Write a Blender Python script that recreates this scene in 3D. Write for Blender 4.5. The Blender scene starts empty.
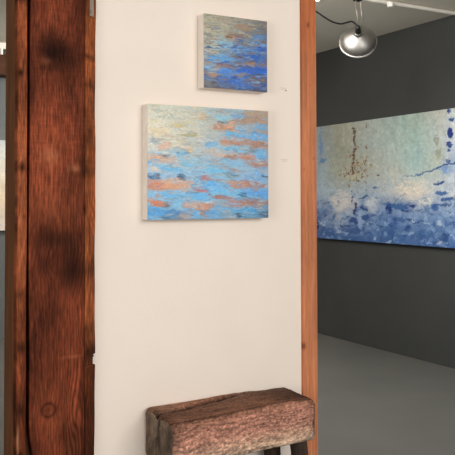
import bpy, bmesh, math, random
import numpy as np
from mathutils import Vector, Matrix

scn = bpy.context.scene
COL = scn.collection
PI = math.pi
scn.view_settings.view_transform = 'Standard'
scn.view_settings.look = 'None'
scn.view_settings.exposure = 0.0

# ------------------------------------------------------------------ colour
def lin1(c):
    c = c / 255.0
    return c / 12.92 if c <= 0.04045 else ((c + 0.055) / 1.055) ** 2.4
def L(r, g, b, a=1.0):
    return (lin1(r), lin1(g), lin1(b), a)
def lin_arr(a):
    a = np.clip(a, 0, 255) / 255.0
    return np.where(a <= 0.04045, a / 12.92, ((a + 0.055) / 1.055) ** 2.4)

# ------------------------------------------------------------------ noise
def vnoise(x, y, seed):
    rng = np.random.RandomState(seed)
    tab = rng.rand(256, 256)
    xi = np.floor(x).astype(int); yi = np.floor(y).astype(int)
    fx = x - xi; fy = y - yi
    fx = fx * fx * (3 - 2 * fx); fy = fy * fy * (3 - 2 * fy)
    g = lambda a, b: tab[a % 256, b % 256]
    return ((g(xi, yi) * (1 - fx) + g(xi + 1, yi) * fx) * (1 - fy)
            + (g(xi, yi + 1) * (1 - fx) + g(xi + 1, yi + 1) * fx) * fy)
def fbm(x, y, seed, octv=4):
    s = 0; a = .5; t = 0
    for k in range(octv):
        s = s + a * vnoise(x * 2 ** k + 7.3 * k, y * 2 ** k + 3.1 * k, seed + k); t += a; a *= .5
    return s / t
def mix(a, b, t):
    t = np.asarray(t)[..., None]
    return a * (1 - t) + np.asarray(b, float) * t
def blob(x, y, cx, cy, rx, ry):
    return np.exp(-(((x - cx) / rx) ** 2 + ((y - cy) / ry) ** 2))
def sst(a, b, x):
    t = np.clip((x - a) / (b - a), 0, 1)
    return t * t * (3 - 2 * t)

# ------------------------------------------------------------------ objects
def link(o, parent=None):
    COL.objects.link(o)
    if parent is not None:
        o.parent = parent
    return o
def tag(o, label, cat, group=None):
    o['label'] = label; o['category'] = cat
    if group: o['group'] = group
    return o
def empty(name, loc, label, cat, group=None):
    e = bpy.data.objects.new(name, None)
    e.location = loc; e.empty_display_size = .05
    link(e); tag(e, label, cat, group)
    return e
def mesh_obj(name, verts, faces, mat, parent=None, smooth=False, colors=None):
    """verts in world space; the mesh is stored relative to its parent's location"""
    off = np.zeros(3); q = parent
    while q is not None:
        off = off + np.array(q.location); q = q.parent
    v = np.asarray(verts, float) - off
    me = bpy.data.meshes.new(name)
    me.from_pydata(v.tolist(), [], [tuple(int(i) for i in f) for f in faces])
    me.update()
    if smooth:
        me.polygons.foreach_set('use_smooth', [True] * len(me.polygons))
    if colors is not None:
        ca = me.color_attributes.new('paint', 'FLOAT_COLOR', 'POINT')
        c = np.ones((len(v), 4), np.float32); c[:, :3] = lin_arr(np.asarray(colors))
        ca.data.foreach_set('color', c.ravel())
    me.materials.append(mat)
    return link(bpy.data.objects.new(name, me), parent)
def bm_obj(name, bm, mat, parent=None, smooth=False):
    bmesh.ops.recalc_face_normals(bm, faces=bm.faces)
    bm.verts.ensure_lookup_table(); bm.verts.index_update()
    v = [tuple(x.co) for x in bm.verts]; f = [[q.index for q in p.verts] for p in bm.faces]
    bm.free()
    return mesh_obj(name, v, f, mat, parent, smooth)
def add_box(bm, x0, x1, y0, y1, z0, z1, bev=0.0, seg=2):
    r = bmesh.ops.create_cube(bm, size=1)
    for v in r['verts']:
        v.co = Vector(((x0 + x1) / 2 + v.co.x * (x1 - x0), (y0 + y1) / 2 + v.co.y * (y1 - y0), (z0 + z1) / 2 + v.co.z * (z1 - z0)))
    if bev:
        es = list({e for v in r['verts'] for e in v.link_edges})
        bmesh.ops.bevel(bm, geom=es, offset=bev, segments=seg, affect='EDGES')
def add_tube(bm, pts, rad, n=12, cap=True):
    pts = [Vector(p) for p in pts]
    rad = rad if isinstance(rad, (list, tuple)) else [rad] * len(pts)
    rings = []; up = None
    for i, p in enumerate(pts):
        d = (pts[min(i + 1, len(pts) - 1)] - pts[max(i - 1, 0)]).normalized()
        if up is None:
            up = Vector((0, 0, 1)) if abs(d.z) < .9 else Vector((1, 0, 0))
        a = d.cross(up).normalized(); b = a.cross(d).normalized(); up = b
        rings.append([bm.verts.new(p + (a * math.cos(2 * PI * k / n) + b * math.sin(2 * PI * k / n)) * rad[i]) for k in range(n)])
    for r0, r1 in zip(rings, rings[1:]):
        for k in range(n):
            bm.faces.new((r0[k], r0[(k + 1) % n], r1[(k + 1) % n], r1[k]))
    if cap:
        bm.faces.new(rings[0][::-1]); bm.faces.new(rings[-1])
def add_lathe(bm, prof, M, n=48, close=False):
    rings = []
    for r, z in prof:
        if r < 1e-6:
            rings.append([bm.verts.new(M @ Vector((0, 0, z)))])
        else:
            rings.append([bm.verts.new(M @ Vector((r * math.cos(2 * PI * k / n), r * math.sin(2 * PI * k / n), z))) for k in range(n)])
    prs = list(zip(rings, rings[1:]))
    if close: prs.append((rings[-1], rings[0]))
    for r0, r1 in prs:
        for k in range(n):
            if len(r0) == 1 and len(r1) == 1: continue
            if len(r0) == 1: bm.faces.new((r0[0], r1[(k + 1) % n], r1[k]))
            elif len(r1) == 1: bm.faces.new((r0[k], r0[(k + 1) % n], r1[0]))
            else: bm.faces.new((r0[k], r0[(k + 1) % n], r1[(k + 1) % n], r1[k]))
def grid_faces(nr, nc, off=0, wrap=False):
    F = []
    for i in range(nr - 1):
        for j in range(nc if wrap else nc - 1):
            j2 = (j + 1) % nc
            F.append((off + i * nc + j, off + i * nc + j2, off + (i + 1) * nc + j2, off + (i + 1) * nc + j))
    return F
def spline(pts, n=8):
    pts = [Vector(p) for p in pts]; out = []
    for i in range(len(pts) - 1):
        p0 = pts[max(i - 1, 0)]; p1 = pts[i]; p2 = pts[i + 1]; p3 = pts[min(i + 2, len(pts) - 1)]
        for k in range(n):
            t = k / n
            out.append(.5 * ((2 * p1) + (p2 - p0) * t + (2 * p0 - 5 * p1 + 4 * p2 - p3) * t * t + (3 * p1 - p0 - 3 * p2 + p3) * t ** 3))
    out.append(pts[-1]); return out

# ------------------------------------------------------------------ materials
def new_mat(name):
    m = bpy.data.materials.new(name); m.use_nodes = True
    nt = m.node_tree; b = nt.nodes['Principled BSDF']
    return m, nt, b
def noisy_mat(name, c1, c2, scale=6, rough=.8, stretch=(1, 1, 1), bump=.1, bump_scale=60, metallic=0, detail=5, spec=.3):
    m, nt, b = new_mat(name); N = nt.nodes.new; K = nt.links.new
    tc = N('ShaderNodeTexCoord'); mp = N('ShaderNodeMapping'); mp.inputs['Scale'].default_value = stretch
    K(tc.outputs['Object'], mp.inputs['Vector'])
    n = N('ShaderNodeTexNoise'); n.inputs['Scale'].default_value = scale; n.inputs['Detail'].default_value = detail
    K(mp.outputs['Vector'], n.inputs['Vector'])
    r = N('ShaderNodeValToRGB'); r.color_ramp.elements[0].color = c1; r.color_ramp.elements[1].color = c2
    r.color_ramp.elements[0].position = .3; r.color_ramp.elements[1].position = .7
    K(n.outputs['Fac'], r.inputs['Fac']); K(r.outputs['Color'], b.inputs['Base Color'])
    b.inputs['Roughness'].default_value = rough; b.inputs['Metallic'].default_value = metallic
    b.inputs['Specular IOR Level'].default_value = spec
    if bump:
        n2 = N('ShaderNodeTexNoise'); n2.inputs['Scale'].default_value = bump_scale; n2.inputs['Detail'].default_value = 4
        K(mp.outputs['Vector'], n2.inputs['Vector'])
        bp = N('ShaderNodeBump'); bp.inputs['Strength'].default_value = bump; bp.inputs['Distance'].default_value = .01
        K(n2.outputs['Fac'], bp.inputs['Height']); K(bp.outputs['Normal'], b.inputs['Normal'])
    return m
def paint_mat(name, rough=.6, var=.25, scale=60, stretch=(1, 1, 1), bump=.2, spec=.3):
    """per-vertex pigment broken up by a procedural grain"""
    m, nt, b = new_mat(name); N = nt.nodes.new; K = nt.links.new
    at = N('ShaderNodeAttribute'); at.attribute_name = 'paint'
    tc = N('ShaderNodeTexCoord'); mp = N('ShaderNodeMapping'); mp.inputs['Scale'].default_value = stretch
    K(tc.outputs['Object'], mp.inputs['Vector'])
    n = N('ShaderNodeTexNoise'); n.inputs['Scale'].default_value = scale; n.inputs['Detail'].default_value = 5
    K(mp.outputs['Vector'], n.inputs['Vector'])
    r = N('ShaderNodeMapRange'); r.inputs['From Min'].default_value = .3; r.inputs['From Max'].default_value = .7
    r.inputs['To Min'].default_value = 1 - var; r.inputs['To Max'].default_value = 1 + var
    K(n.outputs['Fac'], r.inputs['Value'])
    mx = N('ShaderNodeVectorMath'); mx.operation = 'SCALE'
    K(at.outputs['Color'], mx.inputs[0]); K(r.outputs['Result'], mx.inputs['Scale'])
    K(mx.outputs['Vector'], b.inputs['Base Color'])
    b.inputs['Roughness'].default_value = rough; b.inputs['Specular IOR Level'].default_value = spec
    if bump:
        bp = N('ShaderNodeBump'); bp.inputs['Strength'].default_value = bump; bp.inputs['Distance'].default_value = .004
        K(n.outputs['Fac'], bp.inputs['Height']); K(bp.outputs['Normal'], b.inputs['Normal'])
    return m
def emit_mat(name, col, s):
    m, nt, b = new_mat(name)
    b.inputs['Base Color'].default_value = col
    b.inputs['Emission Color'].default_value = col; b.inputs['Emission Strength'].default_value = s
    return m

M_white = noisy_mat('white_plaster', L(231, 218, 206), L(235, 223, 212), 3, .85, bump=.06, bump_scale=90, spec=.15)
M_grey = noisy_mat('charcoal_wall_paint', L(73, 74, 73), L(78, 79, 78), 2.5, .8, bump=.05, bump_scale=80, spec=.2)
M_back = noisy_mat('grey_wall_paint', L(104, 107, 106), L(112, 114, 113), 2.5, .8, bump=.05, spec=.2)
M_floor = noisy_mat('grey_painted_concrete', L(104, 103, 98), L(112, 111, 106), 1.8, .55, bump=.04, bump_scale=30, spec=.3)
M_ceil = noisy_mat('warm_grey_ceiling', L(236, 229, 213), L(242, 235, 221), 1.5, .9, bump=.04, spec=.1)
M_canvas_edge = noisy_mat('raw_canvas_edge', L(232, 223, 212), L(240, 232, 222), 30, .9, bump=.1, bump_scale=300, spec=.1)
M_oil = paint_mat('oil_paint', .6, .13, 190, (.45, 1, 1), .25, .2)
M_oil_big = paint_mat('weathered_paint', .6, .12, 55, (1, 1, .8), .25, .2)
M_post = paint_mat('old_fir_timber', .8, .2, 130, (1, 1, .25), .3, .06)
M_trim = paint_mat('fir_trim', .8, .10, 120, (1, 1, .12), .2, .06)
M_bench = paint_mat('weathered_bench_timber', .9, .22, 230, (.35, 1, 1), .25, .05)
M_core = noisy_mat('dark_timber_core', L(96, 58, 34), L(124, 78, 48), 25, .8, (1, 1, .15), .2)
M_leg = noisy_mat('dark_hewn_leg', L(38, 27, 22), L(72, 54, 43), 40, .85, (1, 1, .2), .5)
M_beam = noisy_mat('dark_beam', L(70, 42, 26), L(95, 58, 36), 12, .8, (.15, 1, 1), .2)
M_conduit = noisy_mat('white_painted_metal', L(243, 236, 224), L(248, 242, 231), 5, .5, bump=0)
M_alu = noisy_mat('spun_aluminium', L(150, 147, 142), L(168, 164, 159), 20, .44, bump=.03, metallic=1)
M_steel = noisy_mat('galvanised_steel', L(150, 140, 130), L(175, 165, 155), 30, .4, bump=.05, metallic=.8)
M_black = noisy_mat('black_plastic', L(16, 15, 15), L(24, 22, 22), 20, .5, bump=0)
M_card = noisy_mat('card_stock', L(231, 219, 206), L(235, 224, 212), 30, .8, bump=0, spec=.1)
M_print = noisy_mat('grey_print', L(165, 150, 140), L(185, 172, 160), 300, .8, bump=0)
M_dot = noisy_mat('dark_sticker', L(70, 50, 45), L(82, 58, 52), 30, .7, bump=0)
M_bulb = emit_mat('warm_lamp_glass', L(255, 236, 200), 9.0)
M_bulb_dim = emit_mat('reflector_lamp_glass', L(255, 220, 160), 2.5)

# ------------------------------------------------------------------ room shell
CEIL = 3.105
WY = 2.883                     # face of the white partition
def struct(name, box, mat, bev=0):
    bm = bmesh.new(); add_box(bm, *box, bev)
    o = bm_obj(name, bm, mat); o['kind'] = 'structure'
    return o
struct('floor', (-3.1, 5.1, -3, 8.4, -.1, 0), M_floor)
struct('ceiling', (-3.1, 5.1, -3, 8.4, CEIL, CEIL + .1), M_ceil)
struct('wall_right', (5.0, 5.1, -3, 8.4, 0, CEIL), M_grey)
struct('wall_back', (-3.1, 5.0, 8.3, 8.4, 0, CEIL), M_back)
struct('wall_left', (-3.1, -3.0, -3, 8.3, 0, CEIL), M_grey)
struct('wall_partition', (1.008, 2.011, WY, WY + .17, 0, CEIL), M_white)

# ------------------------------------------------------------------ timber post at the left end of the partition
def ypx(z):                    # height measured in the survey units of the grain notes
    return 197.6 - 259 * (z - 1.5)
def post_color(x, z, x0, x1, kind):
    y = ypx(z); s = 30 + (x - x0) / (x1 - x0) * 56 if kind == 'main' else (84 + (x - x0) / (x1 - x0) * 12 if kind == 'right' else 17 + (x - x0) / (x1 - x0) * 10)
    # grain field: vertical lines that flow round the knots
    g = s * .55 + 2.2 * (fbm(s * .05, y * .012, 3) - .5) * 4
    knots = [(54, 55, 17, 14, 5.0), (49, 403, 9, 9, 3.5), (78, 300, 10, 22, 3.0), (74, 410, 9, 30, 4.5), (83, 165, 6, 12, 2.5), (50, 262, 13, 12, 2.5), (21, 168, 5, 6, 2)]
    for kx, ky, rx, ry, a in knots:
        g = g + a * blob(s, y, kx, ky, rx, ry)
    ring = .5 + .5 * np.sin(g * 2 * PI * (.55 if kind == 'main' else .8) + 1.5 * fbm(s * .2, y * .06, 11))
    fine = fbm(s * 1.1, y * .10, 21, 4)
    big = fbm(s * .06, y * .022, 31, 3)
    base = np.array([104., 51, 33]) if kind == 'main' else np.array([138., 76, 44] if kind == 'right' else [128., 68, 42])
    c = np.broadcast_to(base, s.shape + (3,)).copy()
    c = c * (1 + .75 * (fine - .5) + .7 * (big - .5))[..., None]
    amp = .13 + .30 * blob(s, y, 78, 410, 16, 55) + .12 * blob(s, y, 80, 240, 14, 60)
    c = c * (1 + amp * (ring - .5) * 1.3)[..., None]
    saw = vnoise(s * .10 + y * .02, y * .75, 41)                 # cross-cut saw marks on the upper half
    c = c * (1 + .13 * (saw - .5) * sst(230, 150, y))[..., None]
    if kind == 'main':
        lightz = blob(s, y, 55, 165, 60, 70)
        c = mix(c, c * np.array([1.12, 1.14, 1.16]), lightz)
        for bx, by, rx, ry, a in [(54, 53, 18, 15, .62), (64, 60, 22, 18, .35), (80, 36, 8, 50, .28), (50, 238, 24, 9, .38), (74, 270, 16, 16, .5), (44, 262, 10, 12, .35),
                                  (84, 168, 5, 12, .5), (76, 250, 14, 40, .25), (60, 345, 30, 40, .12), (48, 403, 3, 3, .4), (45, 300, 20, 14, .12), (74, 440, 12, 30, .25), (31, 40, 3, 90, .25), (33, 440, 6, 18, .35)]:
            c = mix(c, c * .30, np.clip(1.25 * a * blob(s, y, bx, by, rx, ry) * (.3 + 1.4 * fine), 0, 1))
        for bx, by, rx, ry, a, col in [(50, 156, 9, 8, .45, (168, 104, 72)), (75, 168, 6, 4, .5, (170, 106, 74)), (72, 354, 12, 1.6, .5, (150, 84, 55)),
                                       (60, 205, 24, 16, .3, (140, 76, 48)), (45, 64, 5, 4, .35, (150, 90, 66)), (56, 414, 16, 16, .2, (130, 70, 42)), (48, 385, 14, 10, .2, (125, 66, 40))]:
            c = mix(c, col, np.clip(1.3 * a * blob(s, y, bx, by, rx, ry) * (.5 + fine), 0, 1))
        rr = np.hypot(s - 49, y - 403)
        c = mix(c, c * .55, np.exp(-((rr - 6.5) / 1.6) ** 2) * .8)
        c = c * (1 - .25 * sst(86, 76, 172 - s) * 0)[..., None]
    elif kind == 'right':
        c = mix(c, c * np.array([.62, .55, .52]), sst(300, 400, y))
        for by, ry, a in [(55, 3, .5), (83, 5, .45), (170, 8, .35), (270, 10, .45), (330, 8, .3), (352, 7, .6), (415, 12, .3)]:
            c = mix(c, c * .4, a * np.exp(-((y - by) / ry) ** 2))
    else:
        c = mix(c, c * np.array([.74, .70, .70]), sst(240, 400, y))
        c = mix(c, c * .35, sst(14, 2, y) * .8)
        c = mix(c, c * np.array([1.05, 1.1, 1.15]), blob(s, y, 22, 200, 6, 70))
        for bx, by, r, a in [(20, 77, 2.5, .8), (22, 168, 3.5, .85), (21, 340, 4, .6), (22, 400, 4, .5), (21, 442, 3, .8), (24, 215, 2, .5), (19, 290, 2.5, .4)]:
            c = mix(c, c * .3, a * blob(s, y, bx, by, r, r * 1.3))
        c = mix(c, (185, 140, 105), .7 * blob(s, y, 18.6, 428, 1.2, 13))
    return c
def board(name, pts_fn, nz, nu, kind, mat, parent, x0, x1, dark_side=False):
    """dense board: pts_fn(u, z) -> plan position of its skin; u runs 0..1 round the front, back verts close it"""
    zs = np.linspace(0, CEIL, nz); us = np.linspace(0, 1, nu)
    V = []; X = []
    for z in zs:
        for u in us:
            x, y, cx = pts_fn(u, z); V.append((x, y, z)); X.append(cx)
    V = np.array(V); X = np.array(X)
    C = post_color(X, V[:, 2], x0, x1, kind)
    F = grid_faces(nz, nu)
    F = [f for f in F]
    n = len(V)
    F.append([i for i in range(nu)][::-1]); F.append([(nz - 1) * nu + i for i in range(nu)])
    # back: join the two long edges
    F += [((i + 1) * nu, (i + 1) * nu + nu - 1, i * nu + nu - 1, i * nu) for i in range(nz - 1)]
    return mesh_obj(name, V, F, mat, parent, False, C)
post = empty('timber_post', (.86, 2.9, 0), 'tall reddish brown rough-sawn timber post left of the white partition', 'post')
def main_fn(u, z):
    # plan outline: left return, front, with the lower-left corner waned away
    wane = .022 * max(0, (.66 - z) / .16) ** 1.3 if z < .66 else 0
    wane = min(wane, .026)
    xl, xr = .7465 + wane, .958
    w = .0022 * (math.sin(z * 3.1) + .6 * math.sin(z * 7.7 + 1))
    if u < .12:
        t = u / .12; return (xl + w, 2.875 - t * .049, xl)
    t = (u - .12) / .88
    x = xl + w + t * (xr - xl - w)
    return (x, 2.826 - .006 * min(1, min(t, 1 - t) * 14), x)
board('main_board', main_fn, 760, 92, 'main', M_post, post, .7465, .958)
def right_fn(u, z):
    nt = .010 if .846 < z < .886 else 0
    if .88 > z > .874: nt = .004
    w = .0012 * math.sin(z * 9) + .0008 * math.sin(z * 23)
    a = np.array((.9585, 2.822)); b = np.array((1.0205 - nt + w, 2.8815))
    if u < .82:
        t = u / .82; p = a + (b - a) * t; return (p[0], p[1], .9585 + t * .062)
    t = (u - .82) / .18
    return (b[0], 2.8815 + .0012 * t, 1.0205)
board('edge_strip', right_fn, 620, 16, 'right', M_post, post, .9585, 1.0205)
def left_fn(u, z):
    w = .0012 * math.sin(z * 5) + .001 * math.sin(z * 13 + 2)
    xl = .6985 + w; xr = .7345 + .6 * w
    if u < .2: return (xl, 2.862 - u / .2 * .040, xl)
    if u > .8: return (xr, 2.822 + (u - .8) / .2 * .045, xr)
    t = (u - .2) / .6; x = xl + t * (xr - xl)
    return (x, 2.822 - .004 * math.sin(t * PI), x)
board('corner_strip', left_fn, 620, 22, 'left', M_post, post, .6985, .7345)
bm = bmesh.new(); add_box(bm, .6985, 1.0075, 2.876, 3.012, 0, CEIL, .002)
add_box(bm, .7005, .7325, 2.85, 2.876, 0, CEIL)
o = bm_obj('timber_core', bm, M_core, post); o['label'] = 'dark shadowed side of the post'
# strap and nail at the top of the chamfer
bm = bmesh.new()
d = Vector((.062, .0595, 0)).normalized(); nrm = Vector((d.y, -d.x, 0))
p0 = Vector((.967, 2.829, 0)) + nrm * .001
for (a, b, z0, z1) in [(.018, .050, 2.215, 2.42)]:
    q = [p0 + d * a, p0 + d * b, p0 + d * b + nrm * .003, p0 + d * a + nrm * .003]
    lo = [bm.verts.new((c.x, c.y, z0)) for c in q]; hi = [bm.verts.new((c.x, c.y, z1)) for c in q]
    bm.faces.new(lo[::-1]); bm.faces.new(hi)
    for k in range(4): bm.faces.new((lo[k], lo[(k + 1) % 4], hi[(k + 1) % 4], hi[k]))
st = bm_obj('metal_strap', bm, M_steel, post); st['label'] = 'grey metal strap nailed to the top of the post edge'
bm = bmesh.new(); c = p0 + d * .027 + nrm * .003
add_tube(bm, [Vector((c.x, c.y, 2.232)), Vector((c.x, c.y, 2.232)) + nrm * .004], .006, 12)
bm_obj('nail', bm, M_steel, st)

# ------------------------------------------------------------------ fir end trim on the right of the partition
def trim_board():
    nz, nu = 520, 20
    zs = np.linspace(0, CEIL, nz)
    prof = [(2.0112, WY + .0)] + [(2.0112 + t * .080, 2.868) for t in np.linspace(0.0, 1, nu - 3)] + [(2.0915, 2.96), (2.0915, 3.05)]
    V = np.array([(x, y, z) for z in zs for x, y in prof])
    s = (V[:, 0] - 2.011) / .08; z = V[:, 2]; y = ypx(z)
    fine = fbm(s * 9 + .6 * fbm(s * 2, z * 1.5, 3) * 3, z * 3.0, 77, 4); big = fbm(s * 1.3, z * 2.2, 78, 3)
    c = np.broadcast_to(np.array([184., 117, 82]), s.shape + (3,)).copy()
    c = c * (1 + .32 * (fine - .5) + .22 * (big - .5))[..., None]
    c = mix(c, c * np.array([.95, .86, .78]), sst(1.9, 2.3, z) * .7)
    c = mix(c, c * np.array([1.05, 1.08, 1.12]), blob(s, z, .8, 1.2, .25, .5) * .6)
    for ks, kz, r, a in [(.45, 2.30, .10, .7), (.05, .82, .12, .9), (.12, 1.63, .05, .5), (.8, 1.68, .06, .4), (.55, 2.02, .05, .3)]:
        c = mix(c, (105, 55, 32), a * np.exp(-(((s - ks) / r) ** 2 + ((z - kz) / (r * .12)) ** 2)))
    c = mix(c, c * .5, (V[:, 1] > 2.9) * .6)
    F = grid_faces(nz, nu)
    F += [((i + 1) * nu, (i + 1) * nu + nu - 1, i * nu + nu - 1, i * nu) for i in range(nz - 1)]
    F.append([i for i in range(nu)][::-1]); F.append([(nz - 1) * nu + i for i in range(nu)])
    o = mesh_obj('trim_1', V, F, M_trim, None, False, c); o['kind'] = 'structure'
trim_board()

# ------------------------------------------------------------------ paintings
def bilerp(rows, xs, vs, U, Vv):
    rows = np.array(rows, float); out = np.zeros(U.shape + (3,))
    for k in range(3):
        tmp = np.array([np.interp(U[0], xs, rows[i, :, k]) for i in range(len(vs))])
        out[..., k] = np.array([np.interp(Vv[:, 0], vs, tmp[:, j]) for j in range(U.shape[1])]).T
    return out
def stroke(img, X, Y, x, y, ln, th, col, a=.9, ang=0, seed=0, soft=2.0, rag=.5):
    """one soft ragged brush mark; positions in the same survey units as X, Y"""
    rad = max(ln, th) * .85 + 6
    xm = np.where(np.abs(X[X.shape[0] // 2] - x) < rad)[0]
    ym = np.where((np.abs(Y - y) < rad).any(axis=1))[0]
    if len(xm) == 0 or len(ym) == 0: return
    sl = (slice(ym[0], ym[-1] + 1), slice(xm[0], xm[-1] + 1))
    full = img; img = img[sl]; X = X[sl]; Y = Y[sl]
    ca, sa = math.cos(math.radians(ang)), math.sin(math.radians(ang))
    dx = X - x; dy = Y - y
    p = dx * ca + dy * sa; q = -dx * sa + dy * ca
    n = fbm(p * .25 + seed * 3.7, q * .9 + seed, 101, 3) - .5
    r = (np.abs(p) / (ln / 2)) ** 2.2 + (np.abs(q + n * th * .7) / (th / 2)) ** 2
    m = np.clip((1.15 + rag * n * 2 - r) * soft, 0, 1) * a
    img[:] = mix(img, col, m)
def warp(X, Y, seed, ax, ay, fx, fy):
    return (X + ax * (fbm(X * fx, Y * fy, seed, 4) - .5) * 2, Y + ay * (fbm(X * fx + 31, Y * fy + 17, seed + 9, 4) - .5) * 2)
def painting(name, label, x0, x1, z0, z1, yf, ywall, img, group=None):
    """canvas facing -Y: a dense painted face and wrapped canvas edges"""
    root = empty(name, ((x0 + x1) / 2, ywall, z0), label, 'painting', group)
    nr, nc = img.shape[:2]
    xs = np.linspace(x0, x1, nc); zs = np.linspace(z1, z0, nr)
    V = [(x, yf, z) for z in zs for x in xs]
    mesh_obj('painted_canvas', V, [f[::-1] for f in grid_faces(nr, nc)], M_oil, root, True, img.reshape(-1, 3))
    bm = bmesh.new(); add_box(bm, x0, x1, yf + .0008, ywall - .002, z0, z1, .0015)
    o = bm_obj('canvas_edge', bm, M_canvas_edge, root); o['label'] = 'bare off-white canvas side'
    return root
RS = np.random.RandomState(5)

# --- large sunset-water painting (survey x 147.5..268.3, y 103.5..220.8)
def canvas_xy(nc, nr, xl, xr, ytl, ytr, ybl, ybr):
    u = np.linspace(0, 1, nc); v = np.linspace(0, 1, nr)
    U, V = np.meshgrid(u, v)
    h = (ybl - ytl) / (ybr - ytr)                       # near/far ratio of the foreshortened canvas
    w = U / (U + (1 - U) * h) if h != 1 else U
    w = U * (1 / h) / (U * (1 / h) + (1 - U)) if False else U * 1.0 / (U + (1 - U) / h) if h < 1 else (U / h) / (U / h + (1 - U)) if False else U
    X = xl + (xr - xl) * w
    Y = (ytl + (ytr - ytl) * w) * (1 - V) + (ybl + (ybr - ybl) * w) * V
    return U, V, X, Y
U, V, X, Y = canvas_xy(300, 250, 147.5, 268.3, 103.5, 111.3, 220.8, 217)
X, Y = warp(X, Y, 201, 6, 2.6, .09, .33)
X, Y = warp(X, Y, 231, 2, 1.0, .35, .9)
rows = [[(206, 208, 194), (200, 203, 192), (172, 186, 190), (154, 172, 184), (166, 152, 138)],
        [(226, 219, 200), (211, 208, 192), (186, 190, 184), (160, 180, 198), (163, 142, 130)],
        [(208, 206, 198), (200, 198, 184), (170, 184, 198), (148, 178, 214), (150, 164, 190)],
        [(168, 190, 218), (164, 190, 218), (150, 184, 218), (148, 174, 210), (150, 164, 190)],
        [(140, 180, 220), (136, 180, 224), (130, 176, 222), (124, 168, 220), (128, 164, 205)],
        [(115, 155, 205), (130, 165, 205), (130, 165, 205), (110, 150, 190), (90, 120, 155)]]
img = bilerp(rows, [0, .25, .5, .75, 1], [0, .2, .4, .6, .8, 1], U, V)
for k in range(520):                                   # small flecks of broken colour
    x = RS.uniform(147, 269); y = RS.uniform(103, 221); t = (y - 103) / 118
    ch = RS.rand()
    if t < .42 and x < 215: col = [(215, 200, 160), (190, 190, 165), (165, 180, 190), (200, 180, 160), (175, 170, 150), (215, 215, 200)][RS.randint(6)]
    else: col = [(120, 170, 220), (140, 180, 215), (170, 140, 120), (150, 165, 185), (185, 165, 150), (105, 140, 185)][RS.randint(6)]
    stroke(img, X, Y, x, y, RS.uniform(5, 15), RS.uniform(1, 2.4), col, RS.uniform(.3, .6), RS.uniform(-2, 9), k)
B = [(162,146.4,14,4,(225,180,160)),(157,132.6,14,6,(230,215,175)),(176,125.4,10,2,(205,190,130)),(185,134.8,12,2,(160,160,118)),(184.6,151.5,12,4,(225,180,125)),
(197.7,117.4,14,4,(200,180,145)),(177,154,20,4,(120,170,215)),(163,156.6,18,1.5,(90,110,130)),(158,157.9,26,3,(225,178,148)),(171.5,161.6,20,3,(205,165,138)),
(152,163.5,12,4,(110,165,220)),(187,162,18,4,(125,180,225)),(208,145,10,5,(115,165,220)),(155.6,151.5,14,3,(185,215,235)),
(225,129,22,5,(182,122,88)),(228,127,12,2,(225,165,130)),(235,121.8,20,3,(160,128,108)),(249.5,119,26,5,(163,128,104)),(254,113.5,26,4,(162,138,114)),
(259.7,127.5,16,5,(105,160,220)),(236.5,116,9,3,(120,160,215)),(217.6,118,16,5,(140,190,220)),(220.5,122.5,8,2,(90,110,125)),(228,141.3,24,5,(195,140,110)),
(241,142.8,30,4,(178,122,92)),(259.7,145.7,26,4,(145,102,82)),(232,134.8,20,3,(110,170,225)),(254,137,26,5,(105,160,225)),(232,150,24,5,(125,185,230)),
(261,155,16,6,(100,160,222)),(248,151,12,4,(108,142,162)),(219,154.4,24,4,(214,178,152)),(244.4,157.3,16,5,(205,120,80)),(229,158,10,3,(150,110,95)),
(261,164,16,3,(145,100,85)),(230.7,164,22,3,(130,180,220)),
(154,169.4,12,4,(225,210,190)),(166,162.6,24,3,(210,178,156)),(168.7,168.9,20,5,(112,172,225)),(187.5,165.5,14,3,(110,175,220)),(151,177.4,9,6,(70,95,140)),(178,179,7,5,(72,92,128)),
(160,186,28,8,(215,140,105)),(177,187,26,6,(220,160,125)),(154,187.5,14,4,(210,118,88)),(170,182.5,20,3,(225,175,140)),(199.8,190,10,4,(190,98,92)),(205.6,178,9,3,(172,98,98)),
(190.4,193.4,10,2,(88,105,140)),(177,197,34,5,(105,170,230)),(202,197,18,5,(112,172,230)),(152.7,202,12,5,(220,150,115)),(155.6,203.5,13,4,(200,110,80)),(164,206.4,7,2,(100,88,98)),
(193,205,22,5,(210,165,140)),(200.5,209,14,5,(195,138,112)),(202,213.5,9,4,(148,118,108)),(157,213,24,6,(90,150,215)),(171.5,214.4,14,5,(85,125,180)),(190.4,213,14,5,(105,165,225)),
(183,216,10,4,(190,150,130)),(169,218.8,16,2,(90,110,130)),
(212,171,16,5,(112,178,225)),(239,168,30,4,(150,180,210)),(261,173.8,16,4,(122,162,215)),(257,164.6,22,4,(172,122,102)),(265.5,176.4,8,2,(80,85,105)),(230.7,169.5,20,1.5,(165,135,115)),
(228,176,14,4,(120,150,165)),(254,179,26,4,(122,162,215)),(241,184.7,20,5,(205,122,86)),(254,186,22,4,(155,102,88)),(235,182.2,18,2,(190,145,120)),(213,187,20,7,(98,162,230)),
(225,192,22,5,(122,182,230)),(255,192.6,30,7,(92,152,225)),(241,195,10,4,(70,105,140)),(219,198,20,3,(162,98,84)),(237,203,22,5,(192,122,98)),(255,202,30,5,(130,92,84)),
(219,203.5,18,5,(150,165,180)),(207,206,8,4,(190,120,95)),(212,215,12,5,(90,155,225)),(236.5,215,12,3,(70,85,105)),(251,211,30,5,(88,148,205)),(262.6,213.7,12,5,(75,95,125)),(223,214,12,5,(140,155,170))]
def soften(col, t, k):
    return tuple(np.array(col) * (1 - k) + np.array(t) * k) if col[0] > col[2] else col
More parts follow.
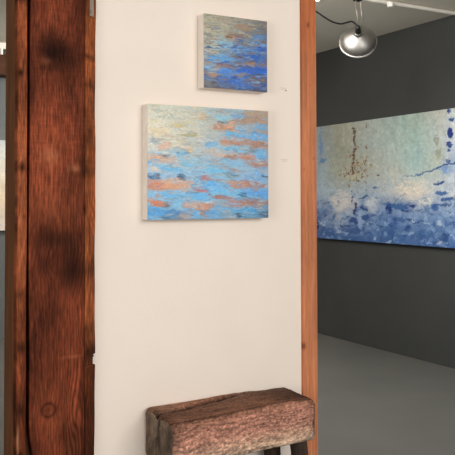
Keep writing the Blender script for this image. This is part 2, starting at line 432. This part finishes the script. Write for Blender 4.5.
for k, (x, y, l, t, col) in enumerate(B):
    col = soften(col, (205, 180, 165), .26)
    stroke(img, X, Y, x, y, l * 1.35, t * (1.75 if col[0] > col[2] else 1.5), col, .85, 4, k, 1.0, 1.1)
for k in range(230):
    x = RS.uniform(147, 269); y = RS.uniform(135, 221)
    stroke(img, X, Y, x, y, RS.uniform(4, 12), RS.uniform(.9, 2), [(190, 210, 228), (170, 178, 188), (205, 190, 178), (95, 130, 175), (150, 130, 125), (140, 190, 232)][RS.randint(6)], .5, RS.uniform(0, 9), k + 400, 1.2, 1)
for k in range(420):
    x = RS.uniform(147, 269); y = RS.uniform(103, 221)
    j = int((y - 103.5) / 118 * 249) % 250; i = int((x - 147.5) / 121 * 299) % 300
    col = img[j, i] * RS.uniform(.82, 1.15)
    stroke(img, X, Y, x + RS.uniform(-4, 4), y + RS.uniform(-1.5, 1.5), RS.uniform(5, 12), RS.uniform(.7, 1.5), col, .6, RS.uniform(-2, 9), k + 900)
img[..., 1] += .09 * np.clip(img[..., 2] - img[..., 0], 0, 90)
painting('painting', 'large oil painting of orange cloud reflections on pale blue water on the white partition', 1.2218, 1.7988, 1.4105, 1.8813, WY - .0565, WY, img)

# --- small blue painting (survey x 203.6..267.2, y 13.2..88)
U, V, X, Y = canvas_xy(190, 190, 203.6, 267.2, 13.2, 21.5, 87.8, 92)
X, Y = warp(X, Y, 251, 5, 2.2, .11, .38)
X, Y = warp(X, Y, 261, 1.5, .8, .4, 1.0)
rows = [[(172, 168, 148), (163, 158, 140), (148, 144, 134), (112, 106, 100)],
        [(184, 180, 160), (166, 165, 150), (122, 130, 138), (96, 110, 130)],
        [(176, 180, 170), (135, 165, 188), (100, 126, 165), (88, 110, 155)],
        [(140, 150, 162), (108, 146, 190), (86, 116, 176), (74, 104, 165)],
        [(112, 112, 112), (92, 106, 140), (76, 96, 140), (66, 80, 120)]]
img = bilerp(rows, [0, .33, .67, 1], [0, .25, .5, .75, 1], U, V)
for k in range(420):
    x = RS.uniform(203, 268); y = RS.uniform(13, 92); t = (y - 13) / 79
    if t < .35: col = [(150, 145, 130), (190, 180, 155), (120, 120, 115), (165, 140, 115), (105, 120, 135)][RS.randint(5)]
    elif t < .55: col = [(150, 115, 90), (120, 160, 200), (85, 125, 180), (170, 150, 130), (110, 110, 110)][RS.randint(5)]
    else: col = [(70, 120, 200), (100, 150, 210), (140, 110, 95), (55, 95, 170), (105, 105, 120)][RS.randint(5)]
    stroke(img, X, Y, x, y, RS.uniform(4, 10), RS.uniform(.8, 1.8), col, RS.uniform(.35, .65), RS.uniform(0, 12), k)
S = [(244,27.5,14,5,(165,125,92)),(216,40.5,12,3,(215,158,112)),(232,37.7,14,5,(180,120,78)),(238,36,14,3,(135,98,74)),(225.4,45,14,7,(125,185,225)),(220,58,22,6,(95,160,220)),
(244,50.6,26,4,(92,148,210)),(262,48,12,6,(50,100,190)),(258,38,14,4,(90,130,180)),(249,58,24,6,(45,95,185)),(236.5,56,18,3,(118,94,84)),(251,63.5,36,3,(155,108,80)),(221.7,65.4,26,4,(160,112,84)),
(251,70,32,7,(45,95,195)),(227,72.8,20,6,(72,136,225)),(238,75.5,12,4,(158,122,92)),(209.7,69,12,4,(128,182,225)),(211.5,75.5,12,3,(192,138,90)),(231,81,20,5,(60,108,200)),
(258.6,80,16,4,(108,90,90)),(246,84,14,4,(70,110,185)),(208,47,5,2,(80,95,100)),(210,60,8,3,(120,165,200)),(212,53,10,3,(200,190,165)),(222,89,36,2.5,(95,80,78)),(255,90,26,3,(78,80,100)),
(262,30,10,4,(105,95,92)),(225,22,14,3,(170,165,150)),(254,45,10,2,(150,110,80)),(214,81,10,3,(110,135,165)),(207,84,6,4,(120,120,125)),(262,74,10,4,(60,110,190)),(240,44,14,3,(100,95,90))]
for k, (x, y, l, t, col) in enumerate(S):
    col = soften(col, (150, 140, 135), .3)
    stroke(img, X, Y, x, y, l * 1.3, t * 1.35, col, .85, 6, k + 40, 1.0, 1.1)
for k in range(170):
    x = RS.uniform(203, 268); y = RS.uniform(35, 92)
    stroke(img, X, Y, x, y, RS.uniform(4, 11), RS.uniform(.9, 1.8), [(150, 125, 110), (120, 115, 118), (130, 180, 220), (45, 85, 175), (165, 150, 140), (85, 80, 90)][RS.randint(6)], .55, RS.uniform(0, 12), k + 300, 1.2, 1)
for k in range(260):
    x = RS.uniform(204, 267); y = RS.uniform(14, 91)
    j = int((y - 13.2) / 79 * 189) % 190; i = int((x - 203.6) / 63.6 * 189) % 190
    stroke(img, X, Y, x + RS.uniform(-3, 3), y + RS.uniform(-1.5, 1.5), RS.uniform(4, 9), RS.uniform(.6, 1.2), img[j, i] * RS.uniform(.75, 1.2), .65, RS.uniform(0, 10), k + 700)
painting('painting', 'small square oil painting of deep blue rippled water hung above the larger painting', 1.4789, 1.795, 1.9649, 2.2796, WY - .0565, WY, img)

# --- very wide blue and white abstract on the charcoal wall, facing -X
gy0, gy1, gz0, gz1, gx = 6.815, 4.30, 1.056, 2.275, 4.955
nc, nr = 420, 230
ys = np.linspace(gy0, gy1, nc); zs = np.linspace(gz1, gz0, nr)
cyaw, f_ = .5131, 758.8
ang = np.arctan2(gx, ys) - cyaw                         # bearing from the survey station
sx = 227.5 + f_ * np.tan(ang)
U, V = np.meshgrid(sx, np.linspace(0, 1, nr))
X = U; T = 127.5 - (X - 316) * .1335; Bt = 238 + (X - 316) * .085; Y = T + (Bt - T) * V
X0, Y0 = X, Y
X, Y = warp(X, Y, 271, 3.0, 3.0, .22, .22)
X, Y = warp(X, Y, 281, 1.3, 1.3, .7, .7)
X1, Y1 = X0 + (X - X0) * .62, Y0 + (Y - Y0) * .62
rows = [[(150, 160, 162), (160, 158, 140), (165, 170, 163), (166, 180, 174), (165, 182, 172), (186, 186, 176), (196, 202, 202), (180, 190, 195)],
        [(150, 165, 178), (155, 156, 138), (166, 175, 170), (172, 186, 180), (160, 185, 176), (182, 190, 188), (200, 206, 212), (180, 195, 205)],
        [(155, 175, 188), (165, 165, 148), (168, 170, 158), (182, 190, 184), (165, 190, 186), (182, 190, 180), (160, 178, 204), (150, 170, 200)],
        [(165, 182, 196), (172, 182, 186), (162, 178, 190), (184, 188, 190), (205, 200, 194), (184, 192, 200), (190, 200, 210), (160, 180, 205)],
        [(115, 136, 172), (172, 178, 188), (130, 152, 186), (92, 122, 172), (112, 140, 180), (110, 140, 182), (122, 152, 190), (110, 140, 185)],
        [(70, 95, 145), (80, 110, 160), (75, 105, 155), (70, 105, 155), (75, 105, 155), (80, 115, 165), (80, 115, 170), (80, 115, 170)]]
img = bilerp(rows, [316, 340, 365, 390, 415, 440, 455, 490], [0, .2, .4, .6, .8, 1], U, V)
img *= (1 + .13 * (fbm(X * .35, Y * .35, 55, 4) - .5) + .12 * (fbm(X * .5, Y * .06, 56, 3) - .5) * (1 - V))[..., None]
low = sst(.55, .85, V)
img = mix(img, (52, 82, 138), np.clip((fbm(X * .16, Y * .2, 60, 4) - .47) * 4, 0, 1) * low * .6)
img = mix(img, (150, 175, 205), np.clip((fbm(X * .2, Y * .2, 66, 4) - .53) * 5, 0, 1) * low * .6)
W = [(412,192,32,18,(226,214,198),.9,0),(425,203,16,9,(218,216,208),.9,0),(343,203,26,20,(212,204,200),.9,0),(371,206,13,16,(205,206,206),.85,0),(452,196,12,6,(215,216,218),.7,0),(385,190,10,10,(190,195,195),.6,0),(396,171,16,12,(196,190,180),.5,0),
     (355,178,24,7,(192,184,145),.5,0),(338,168,10,22,(175,175,155),.4,0),(453,180,12,10,(205,210,215),.7,0),(330,215,8,12,(120,140,180),.6,0),(450,114,5,6,(205,212,222),.7,0),
     (321,142,3,26,(112,140,182),.7,0),(323,161,5,3.5,(85,118,172),.8,0),(437,142,4,10,(140,140,120),.6,0),(439,155,5,12,(145,148,125),.6,0),(404,124,3,24,(140,175,165),.4,0),(418,158,8,24,(150,185,190),.4,0),
     (364,197,8,2.2,(65,90,140),.9,-20),(352,200,2.2,6,(80,85,130),.8,10),(354.8,211,3,9,(58,52,92),.85,0),(364,209,7,4,(40,60,112),.9,20),(365,218,6,6,(48,75,130),.85,0),
     (354,223,8,6,(45,72,128),.85,0),(375,188.5,6,2,(70,95,150),.8,-10),(317,225,3,7,(30,45,85),.8,0),(388,210,6,8,(28,55,115),.9,0),(397,207,26,5,(52,90,150),.8,8),(412,207,8,2.4,(30,50,105),.9,0),
     (405,212,8,2.4,(40,70,125),.9,10),(435,209,7,6,(60,95,155),.8,0),(441,195,10,4,(60,95,150),.85,-5),(447,201,11,3,(50,85,145),.85,-5),(439,184.5,12,2.6,(45,75,135),.9,-22),(446,206.5,12,2,(60,88,140),.8,0),
     (449.5,112,4,4,(35,60,120),.9,0),(452,120,5,4,(40,75,145),.9,0),(450.5,134,4.5,10,(28,50,120),.92,0),(449.5,146,5,5,(35,60,125),.9,0),(448.5,151.5,3,4,(40,70,130),.9,0),(448,162,4,4,(50,80,140),.85,0),
     (446,171,14,8,(98,135,192),.8,0),(443,240,9,7,(45,75,125),.6,0),(353,232,14,5,(50,80,135),.6,0),(330,234,8,6,(60,90,145),.6,0),(420,236,20,5,(55,90,145),.5,0),(400,240,10,5,(50,85,140),.5,0),(378,225,12,10,(110,140,180),.5,0),
     (390,185,3,8,(160,185,200),.4,0),(330,190,12,3,(175,190,205),.6,0),(326,204,6,3,(120,130,165),.6,-25)]
for k, (x, y, l, t, col, a, an) in enumerate(W):
    stroke(img, X1, Y1, x, y, l * 1.15, t * 1.2, col, a, an, k + 11, .8 if max(l, t) > 9 and min(l, t) > 5 else 2.2, .9)
for k in range(34):                                     # thin dark line sweeping up to the right
    t = k / 33; stroke(img, X1, Y1, 404 + 54 * t, 177.5 - 13 * t + 1.5 * math.sin(t * 5), 4, .9 + 1.8 * t * t, (52, 80, 138), .35 + .5 * t, -13, k, 1.4)
for x, y, l, t in [(354,131,3.2,6),(355,137.5,2.4,8),(354.5,144,2.2,6),(355,151,3,6),(354,158,3,7),(353.3,164,2.6,5),(352.6,172,3.2,6),(367,125,1.6,5)]:
    stroke(img, X1, Y1, x, y, l, t * 1.15, (88, 62, 44), .85, 0, int(x * 7 + y), 1.4, 1)
for k in range(130):
    x = RS.normal(356, 8); y = RS.normal(168, 9)
    stroke(img, X, Y, x, y, RS.uniform(1, 2.2), RS.uniform(1, 2.2), [(125, 72, 52), (140, 98, 68), (98, 74, 54), (175, 160, 110)][RS.randint(4)], .75, 0, k, 2, .6)
for k in range(420):
    x = RS.uniform(316, 500); y = RS.uniform(182, 255)
    stroke(img, X, Y, x, y, RS.uniform(1.5, 7), RS.uniform(1, 3.5), [(30, 55, 110), (205, 212, 220), (45, 75, 130), (60, 95, 150), (130, 160, 200), (90, 120, 170), (165, 185, 210)][RS.randint(7)], .6 * min(1, max(.1, (y - 185) / 35)), RS.uniform(-30, 30), k, 1.6, .8)
for k in range(150):                                    # pale and rusty scumbles, vertical drips in the upper field
    x = RS.uniform(316, 500); y = RS.uniform(112, 185)
    stroke(img, X, Y, x, y, RS.uniform(1, 4), RS.uniform(3, 12), [(205, 208, 200), (150, 175, 180), (190, 185, 165), (145, 155, 150), (200, 205, 205)][RS.randint(5)], .38, 0, k, 1.0, 1)
img = np.clip(img * 1.1, 0, 240)
root = empty('painting', (5.0, (gy0 + gy1) / 2, gz0), 'very wide blue and white abstract painting on the charcoal wall at right', 'painting')
Vt = [(gx, y, z) for z in zs for y in ys]
mesh_obj('painted_canvas', Vt, [f[::-1] for f in grid_faces(nr, nc)], M_oil_big, root, True, img.reshape(-1, 3))
bm = bmesh.new(); add_box(bm, gx + .0008, 4.997, gy1, gy0, gz0, gz1, .0015)
bm_obj('canvas_edge', bm, noisy_mat('blue_grey_canvas_edge', L(120, 130, 140), L(150, 156, 160), 20, .8, bump=0), root)

# --- pale painting on the far wall, glimpsed left of the post
nc, nr = 120, 90
u, v = np.meshgrid(np.linspace(0, 1, nc), np.linspace(0, 1, nr))
img = bilerp([[(196, 202, 206), (205, 208, 206), (202, 206, 208)], [(222, 216, 205), (224, 216, 202), (222, 214, 200)], [(226, 208, 180), (228, 206, 178), (226, 204, 176)], [(214, 204, 190), (216, 206, 192), (212, 204, 192)]], [0, .5, 1], [0, .3, .65, 1], u, v)
img *= (1 + .16 * (fbm(u * 12, v * 10, 91, 4) - .5))[..., None]
painting('painting', 'pale cream painting on the far wall in the gap left of the timber post', .55, 2.35, 1.155, 2.12, 8.25, 8.3, img)

# ------------------------------------------------------------------ far beam and rail
bm = bmesh.new(); add_box(bm, -2.99, 4.99, 8.1, 8.295, 2.80, 3.02, .008)
b_ = bm_obj('ceiling_beam', bm, M_beam); tag(b_, 'dark timber beam running along the top of the far wall left of the post', 'beam')
r_ = empty('track_rail', (1.5, 7.95, CEIL), 'thin white lighting rail on the ceiling in front of the far timber beam', 'rail')
bm = bmesh.new(); add_box(bm, -.6, 3.4, 7.93, 7.97, 3.045, CEIL - .001, .004); bm_obj('rail', bm, M_conduit, r_)
bm = bmesh.new(); add_tube(bm, [(1.795, 7.95, 3.045), (1.795, 7.95, 2.985)], .02, 14); bm_obj('rail_adaptor', bm, M_conduit, r_)

# ------------------------------------------------------------------ ceiling conduit, clamp lamp, bulb
CY, CZ = 4.70, 3.083
cd = empty('ceiling_conduit', (4.2, CY, CZ), 'straight white conduit pipe running under the ceiling to the charcoal wall', 'pipe')
bm = bmesh.new(); add_tube(bm, [(2.3, CY, CZ), (4.995, CY, CZ)], .0165, 16); bm_obj('pipe', bm, M_conduit, cd)
bm = bmesh.new(); add_tube(bm, [(4.165, CY - .012, CZ), (4.165, CY - .012, CZ - .035), (4.165, CY - .012, CZ - .04)], [.026, .026, .018], 16)
bm_obj('pipe_fitting', bm, M_conduit, cd)

lc = Vector((3.838, 4.70, 2.728))                       # centre of the reflector rim
h = Vector((-lc.x, -lc.y, 0)).normalized()
el = math.radians(24)
ax = (h * math.cos(el) + Vector((0, 0, 1)) * math.sin(el)).normalized()
side = ax.cross(Vector((0, 0, 1))).normalized(); upv = side.cross(ax).normalized()
R = Matrix((side, upv, ax)).transposed().to_4x4()
Mx = Matrix.Translation(lc) @ R
lamp = empty('clamp_lamp', (3.838, 4.70, 3.02), 'round aluminium clamp lamp with black cord hanging from the ceiling conduit', 'lamp')
R0 = .142
bm = bmesh.new()
outer = [(R0, 0), (R0 - .001, .010), (R0 - .008, .030), (R0 - .022, .050), (R0 - .044, .070), (R0 - .072, .088), (.052, .098), (.036, .104), (.030, .112), (.027, .128), (.024, .132)]
inner = [(max(r - .003, .01), z - .003) for r, z in outer[::-1]]
add_lathe(bm, outer + inner, Mx, 64, True)
refl = bm_obj('reflector', bm, M_alu, lamp, True)
bm = bmesh.new()
T_ = [(R0 + .001 +   .009 * math.cos(2 * PI * k / 12), .009 * math.sin(2 * PI * k / 12)) for k in range(12)]
add_lathe(bm, T_, Mx, 64, True); bm_obj('rolled_rim', bm, M_alu, refl, True)
bm = bmesh.new()
add_lathe(bm, [(0, .205), (.012, .204), (.019, .196), (.021, .18), (.021, .150), (.024, .146), (.024, .130), (.019, .128), (0, .128)], Mx, 28)
bm_obj('socket', bm, M_black, lamp, True)
bm = bmesh.new()
add_lathe(bm, [(.013, .12), (.014, .10), (.022, .075), (.030, .05), (.031, .035), (.026, .018), (.014, .008), (0, .005)], Mx, 24)
bm_obj('bulb', bm, M_bulb_dim, lamp, True)
stop = Mx @ Vector((0, .004, .150))
gx_, gz_ = lc.x - .005, CZ
for s in (-1, 1):
    bm = bmesh.new()
    top = Vector((gx_ + .02 * s, 4.69, 3.056)); 
    pts = spline([top, Vector((gx_ + .026 * s, 4.685, 2.98)), Vector((gx_ + .022 * s, 4.67, 2.90)), stop + side * (-.020 * s) ], 8)
    add_tube(bm, pts, .0042, 8); bm_obj('clamp_arm', bm, M_steel, lamp, True)
bm = bmesh.new()
add_box(bm, gx_ - .03, gx_ + .03, CY - .019, CY + .019, 3.054, 3.0655, .003)
add_box(bm, gx_ - .03, gx_ + .03, CY - .030, CY - .0175, 3.054, 3.10, .004)
bm_obj('clamp_jaw', bm, M_black, lamp)
tail = Mx @ Vector((0, .006, .200))
bm = bmesh.new()
cord = spline([(3.30, 4.68, 3.05), (3.374, 4.665, 2.923), (3.411, 4.665, 2.911), (3.534, 4.66, 2.856), (3.63, 4.66, 2.843), (3.70, 4.655, 2.862), (3.745, 4.655, 2.872), tail], 8)
add_tube(bm, cord, .0065, 8); bm_obj('power_cord', bm, M_black, lamp, True)

bl = empty('bulb_lamp', (3.44, CY, CZ), 'small glowing bare bulb under the ceiling beside the top of the right trim', 'lamp')
bm = bmesh.new(); add_tube(bm, [(3.44, CY - .001, CZ - .017), (3.44, CY - .001, CZ - .04)], .02, 16); bm_obj('socket', bm, M_conduit, bl)
bm = bmesh.new(); Mb = Matrix.Translation((3.44, CY - .001, 3.030))
add_lathe(bm, [(0, -.024)] + [(.026 * math.sin(t), -.024 * math.cos(t)) for t in np.linspace(.3, 2.4, 9)] + [(.016, .018), (.013, .026)], Mb, 24)
bm_obj('bulb', bm, M_bulb, bl, True)

# ------------------------------------------------------------------ title cards beside the paintings
def title_card(cx, cz, label, dot):
    t = empty('title_card', (cx, WY, cz), label, 'label', None)
    bm = bmesh.new(); add_box(bm, cx - .022, cx + .022, WY - .0016, WY - .0002, cz - .011, cz + .011); cb = bm_obj('card', bm, M_card, t)
    rng = random.Random(int(cz * 100))
    bm = bmesh.new()
    for row, (a, b) in enumerate([(-.017, .014), (-.010, .008)]):
        x = cx + a
        while x < cx + b:
            w = rng.uniform(.002, .005); add_box(bm, x, x + w, WY - .0022, WY - .0016, cz + .004 - row * .007, cz + .0058 - row * .007); x += w + .0016
    bm_obj('print', bm, M_print, t)
    if dot:
        bm = bmesh.new(); add_tube(bm, [(cx + .014, WY - .0016, cz - .005), (cx + .014, WY - .0028, cz - .005)], .0032, 14); bm_obj('sticker', bm, M_dot, t)
title_card(1.917, 1.994, 'tiny white title card with a dark dot, right of the small painting', True)
title_card(1.920, 1.667, 'tiny plain white title card, right of the larger painting', False)

# ------------------------------------------------------------------ weathered timber bench
BX0, BX1, BY0, BY1, BZ0, BZ1 = 1.230, 1.911, 2.592, 2.879, .479, .652
bench = empty('wooden_bench', (1.56, 2.73, 0), 'weathered brown wooden bench with a thick cracked seat against the white partition', 'bench')
def bench_slab():
    # rounded cross-section in Y-Z, dense on the top where the long crack runs
    P = []
    def arc(cy, cz, r, a0, a1, n):
        for t in np.linspace(a0, a1, n): P.append((cy + r * math.cos(t), cz + r * math.sin(t)))
    w, hh = BY1 - BY0, BZ1 - BZ0
    for z in np.linspace(.018, hh - .034, 36): P.append((0.0, z))
    arc(.034, hh - .034, .034, PI, PI / 2, 14)
    for y in np.linspace(.036, w - .022, 110): P.append((y, hh))
    arc(w - .020, hh - .020, .020, PI / 2, 0, 8)
    for z in np.linspace(hh - .03, .02, 12): P.append((w, z))
    arc(w - .018, .018, .018, 0, -PI / 2, 6)
    for y in np.linspace(w - .03, .03, 14): P.append((y, 0.0))
    arc(.018, .018, .018, -PI / 2, -PI, 6)
    P = np.array(P); npf = len(P)
    nx = 230
    # slightly rounded ends: rings shrink over the last centimetre
    xs = np.linspace(0, 1, nx)
    ln = BX1 - BX0
    Vv = []; Cc = []
    cyc, czc = w / 2, hh / 2
    crx = [0, .045, .40, .69, 1.0]; cry = [.172, .176, .240, .262, .276]
    for i, u in enumerate(xs):
        x = BX0 + u * ln
        de = min(u, 1 - u) * ln
        k = 1 - .10 * max(0, 1 - de / .022) ** 2
        yy = P[:, 0].copy(); zz = P[:, 1].copy()
        s = np.arange(npf) * .02
        wob = .0035 * (fbm(np.full(npf, u * 5), s * 3, 401, 3) - .5) * 2
        yy = cyc + (yy - cyc) * k; zz = czc + (zz - czc) * k
        # front edge narrows slightly to the right; end leans
        yy = yy + (1 - P[:, 0] / w) * (.034 * u)
        top = P[:, 1] > hh * .9
        front = P[:, 0] < .004
        zz = zz + np.where(top, wob * 1.3 - .003 * np.sin(u * 7), 0) + np.where(P[:, 1] < .004, wob, 0)
        yy = yy + np.where(front, wob * 1.5, 0)
        # crack along the top
        cy_ = np.interp(u, crx, cry) + .004 * math.sin(u * 23) + .003 * math.sin(u * 51)
        cw = .0065 + .004 * (1 - u)
        d = np.abs(P[:, 0] - cy_)
        cr = np.exp(-(d / cw) ** 2) * top * (1 if u < .93 else max(0, (1 - u) / .07))
        zz = zz - .022 * cr
        back = top & (P[:, 0] > cy_)
        zz = zz - np.where(top & ~back, .013 * (1 - float(sst(.5, .8, np.array(u)))) * np.exp(-((cy_ - P[:, 0]) / .05)), 0)
        zz = zz - np.where(P[:, 1] < hh * .5, .024 * max(0, 1 - u / .5) * (1 - P[:, 1] / (hh * .5)), 0)
        # second small check on the front right of the top
        xx = x + np.where(True, .006 * (fbm(P[:, 0] * 40, P[:, 1] * 40, 17, 3) - .5), 0) * (1 - sst(0, .05, np.array(de)))
        # ---- colour
        X_ = u * 10; 
        n1 = fbm(np.full(npf, X_ * .9), s * 14, 501, 4); n2 = fbm(np.full(npf, X_ * .5), s * 3.5, 511, 3); n3 = fbm(np.full(npf, X_ * 4), s * 30, 521, 3)
        tpos = np.clip(P[:, 0] / w, 0, 1)
        ctop = np.stack([np.interp(tpos, [0, .15, .35, .6, .8, 1], ch) for ch in ([138, 130, 122, 112, 128, 156], [98, 92, 88, 82, 98, 126], [80, 75, 72, 67, 83, 106])], 1)
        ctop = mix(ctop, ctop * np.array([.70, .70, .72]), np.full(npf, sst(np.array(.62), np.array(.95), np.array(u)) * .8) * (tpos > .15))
        ctop = mix(ctop, (150, 96, 74), back * (.55 * math.exp(-((u - .4) / .25) ** 2)))
        zp = np.clip(P[:, 1] / hh, 0, 1)
        cfr = np.stack([np.interp(zp, [0, .25, .5, .8, 1], ch) for ch in ([184, 182, 172, 164, 142], [160, 146, 124, 116, 100], [138, 124, 106, 98, 84])], 1)
        grain = .5 + .5 * np.sin((zp * 9 + 3.0 * fbm(np.full(npf, u * 5), zp * 2.2, 541, 3) + 2.5 * math.exp(-((u - .85) / .16) ** 2) * (zp - .4) ** 2 * 6) * 2 * PI)
        cfr = cfr * (1 + .22 * (grain - .5))[:, None]
        ctop = mix(ctop, ctop * .6, np.exp(-((P[:, 0] - .020 - .010 * n2) / .006) ** 2) * .8)
        isf = sst(.030, .010, P[:, 0]) * (P[:, 1] < hh - .004)
        isf = np.where((P[:, 0] < .034) & (P[:, 1] > hh - .034), sst(.95, .25, np.arctan2(P[:, 1] - hh + .034, .034 - P[:, 0] + 1e-6)), isf)
        c = mix(ctop, cfr, np.clip(isf, 0, 1))
        n4 = fbm(np.full(npf, X_ * 9), s * 42, 531, 3)
        c = c * (1 + .45 * (n1 - .5) + .45 * (n2 - .5) + .5 * (n3 - .5) + .75 * (n4 - .5))[:, None]
        c = mix(c, c * .45, np.clip((n3 * .6 + n1 * .4 - .60) * 9, 0, 1) * .8)
        crc = np.exp(-((P[:, 0] - cy_ + .004) / (cw + .005 * u)) ** 2) * top * (1 if u < .96 else 0)
        c = mix(c, (34, 24, 20), np.clip(crc * 1.3, 0, 1))
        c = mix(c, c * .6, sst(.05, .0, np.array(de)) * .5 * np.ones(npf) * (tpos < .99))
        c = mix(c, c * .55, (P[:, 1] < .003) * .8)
        c = mix(c, (60, 40, 30), .8 * blob(np.full(npf, u), zp, .975, .42, .008, .07) * (tpos < .05))
        Vv.append(np.stack([np.full(npf, 0) + xx, BY0 + yy, BZ0 + zz], 1)); Cc.append(c)
    Fq = grid_faces(nx, npf, 0, True)
    # end grain: concentric inner rings towards the middle of each end
    for end in (0, nx - 1):
        ringv = Vv[end]; base = end * npf; ctr = ringv.mean(0)
        prev = list(range(base, base + npf))
        for j, t in enumerate([.96, .88, .78, .66, .54, .42, .30, .18, .08]):
            nv = ctr + (ringv - ctr) * t
            off = sum(len(q) for q in Vv)
            rn = fbm(nv[:, 1] * 30, nv[:, 2] * 14, 601, 4); rn2 = fbm(nv[:, 1] * 120, nv[:, 2] * 40, 611, 3)
            c = np.broadcast_to(np.array([112., 96, 82]), (npf, 3)) * (1 + .9 * (rn - .5) + .5 * (rn2 - .5))[:, None]
            ck = np.exp(-((nv[:, 1] - (BY0 + .150 - (nv[:, 2] - BZ0 - .12) * .25)) / .006) ** 2) * sst(BZ0 + .02, BZ0 + .10, nv[:, 2])
            c = mix(c, (28, 21, 17), ck * .9)
            nv = nv.copy(); nv[:, 0] += (.012 * ck if end == 0 else -.012 * ck) + .004 * (rn - .5)
            Vv.append(nv); Cc.append(c)
            cur = list(range(off, off + npf))
            for k in range(npf):
                k2 = (k + 1) % npf
                f = (prev[k], prev[k2], cur[k2], cur[k])
                Fq.append(f if end else f[::-1])
            prev = cur
        Fq.append(prev if end else prev[::-1])
    Vv = np.concatenate(Vv); Cc = np.concatenate(Cc)
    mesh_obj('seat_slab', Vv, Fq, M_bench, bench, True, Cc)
bench_slab()
def leg(tx, ty, bx, by, seed):
    rng = random.Random(seed); bm = bmesh.new(); n = 10; rings = []
    for i in range(9):
        t = i / 8; z = BZ0 + .012 - t * (BZ0 + .012)
        cx = tx + (bx - tx) * t; cy = ty + (by - ty) * t; hw = .036 - .006 * t
        ring = []
        for k in range(n):
            a = 2 * PI * (k + .5) / n
            sx_, sy_ = math.cos(a), math.sin(a); m = max(abs(sx_), abs(sy_)) ** .6
            j = 1 + rng.uniform(-.06, .06)
            ring.append(bm.verts.new((cx + hw * sx_ / m * j, cy + hw * .95 * sy_ / m * j, z)))
        rings.append(ring)
    for r0, r1 in zip(rings, rings[1:]):
        for k in range(n): bm.faces.new((r0[k], r0[(k + 1) % n], r1[(k + 1) % n], r1[k]))
    bm.faces.new(rings[0]); bm.faces.new(rings[-1][::-1])
    bm_obj('leg', bm, M_leg, bench)
leg(1.300, 2.800, 1.262, 2.828, 1)
leg(1.300, 2.655, 1.255, 2.610, 2)
leg(1.800, 2.810, 1.830, 2.830, 3)
leg(1.838, 2.668, 1.878, 2.625, 4)

# ------------------------------------------------------------------ light
def area(name, loc, target, sx_, sy_, power, col):
    d = bpy.data.lights.new(name, 'AREA'); d.shape = 'RECTANGLE'; d.size = sx_; d.size_y = sy_; d.energy = power; d.color = col
    o = bpy.data.objects.new(name, d); o.location = loc
    o.rotation_euler = (Vector(target) - Vector(loc)).to_track_quat('-Z', 'Y').to_euler()
    COL.objects.link(o); return o
area('front_window_light', (2.0, -1.8, 2.4), (1.6, 2.9, .8), 2.6, 1.4, 104, (1, .99, .972))
area('side_fill_light', (-2.4, .2, 1.7), (1.4, 2.9, 1.1), 1.6, 1.6, 68, (1, .99, .972))  # added fill from the left to lift the canvas sides; no window there
area('gallery_ceiling_light', (3.0, 4.5, 3.0), (4.5, 5.0, 0), 1.0, 2.2, 92, (1, .975, .94))
area('far_room_light', (3.5, 6.7, 2.95), (1.9, 8.3, 1.8), .9, .9, 95, (1, .97, .92))
w = bpy.data.worlds.new('World'); scn.world = w; w.use_nodes = True
bg = w.node_tree.nodes['Background']; bg.inputs['Color'].default_value = (1, .98, .955, 1); bg.inputs['Strength'].default_value = 1.1

# ------------------------------------------------------------------ camera
yaw, pitch, roll = .5131, .0252, -.0023
fw = Vector((math.sin(yaw) * math.cos(pitch), math.cos(yaw) * math.cos(pitch), math.sin(pitch)))
rt = Vector((math.cos(yaw), -math.sin(yaw), 0)); up = rt.cross(fw)
r2 = rt * math.cos(roll) + up * math.sin(roll); u2 = up * math.cos(roll) - rt * math.sin(roll)
cam = bpy.data.cameras.new('camera'); cam.sensor_width = 36; cam.lens = 758.78 / 455 * 36
cam.shift_y = -(227.5 - 178.49) / 455; cam.clip_end = 60; cam.clip_start = .05
co = bpy.data.objects.new('camera', cam); COL.objects.link(co)
co.matrix_world = Matrix.Translation((0, 0, 1.5)) @ Matrix((r2, u2, -fw)).transposed().to_4x4()
scn.camera = co
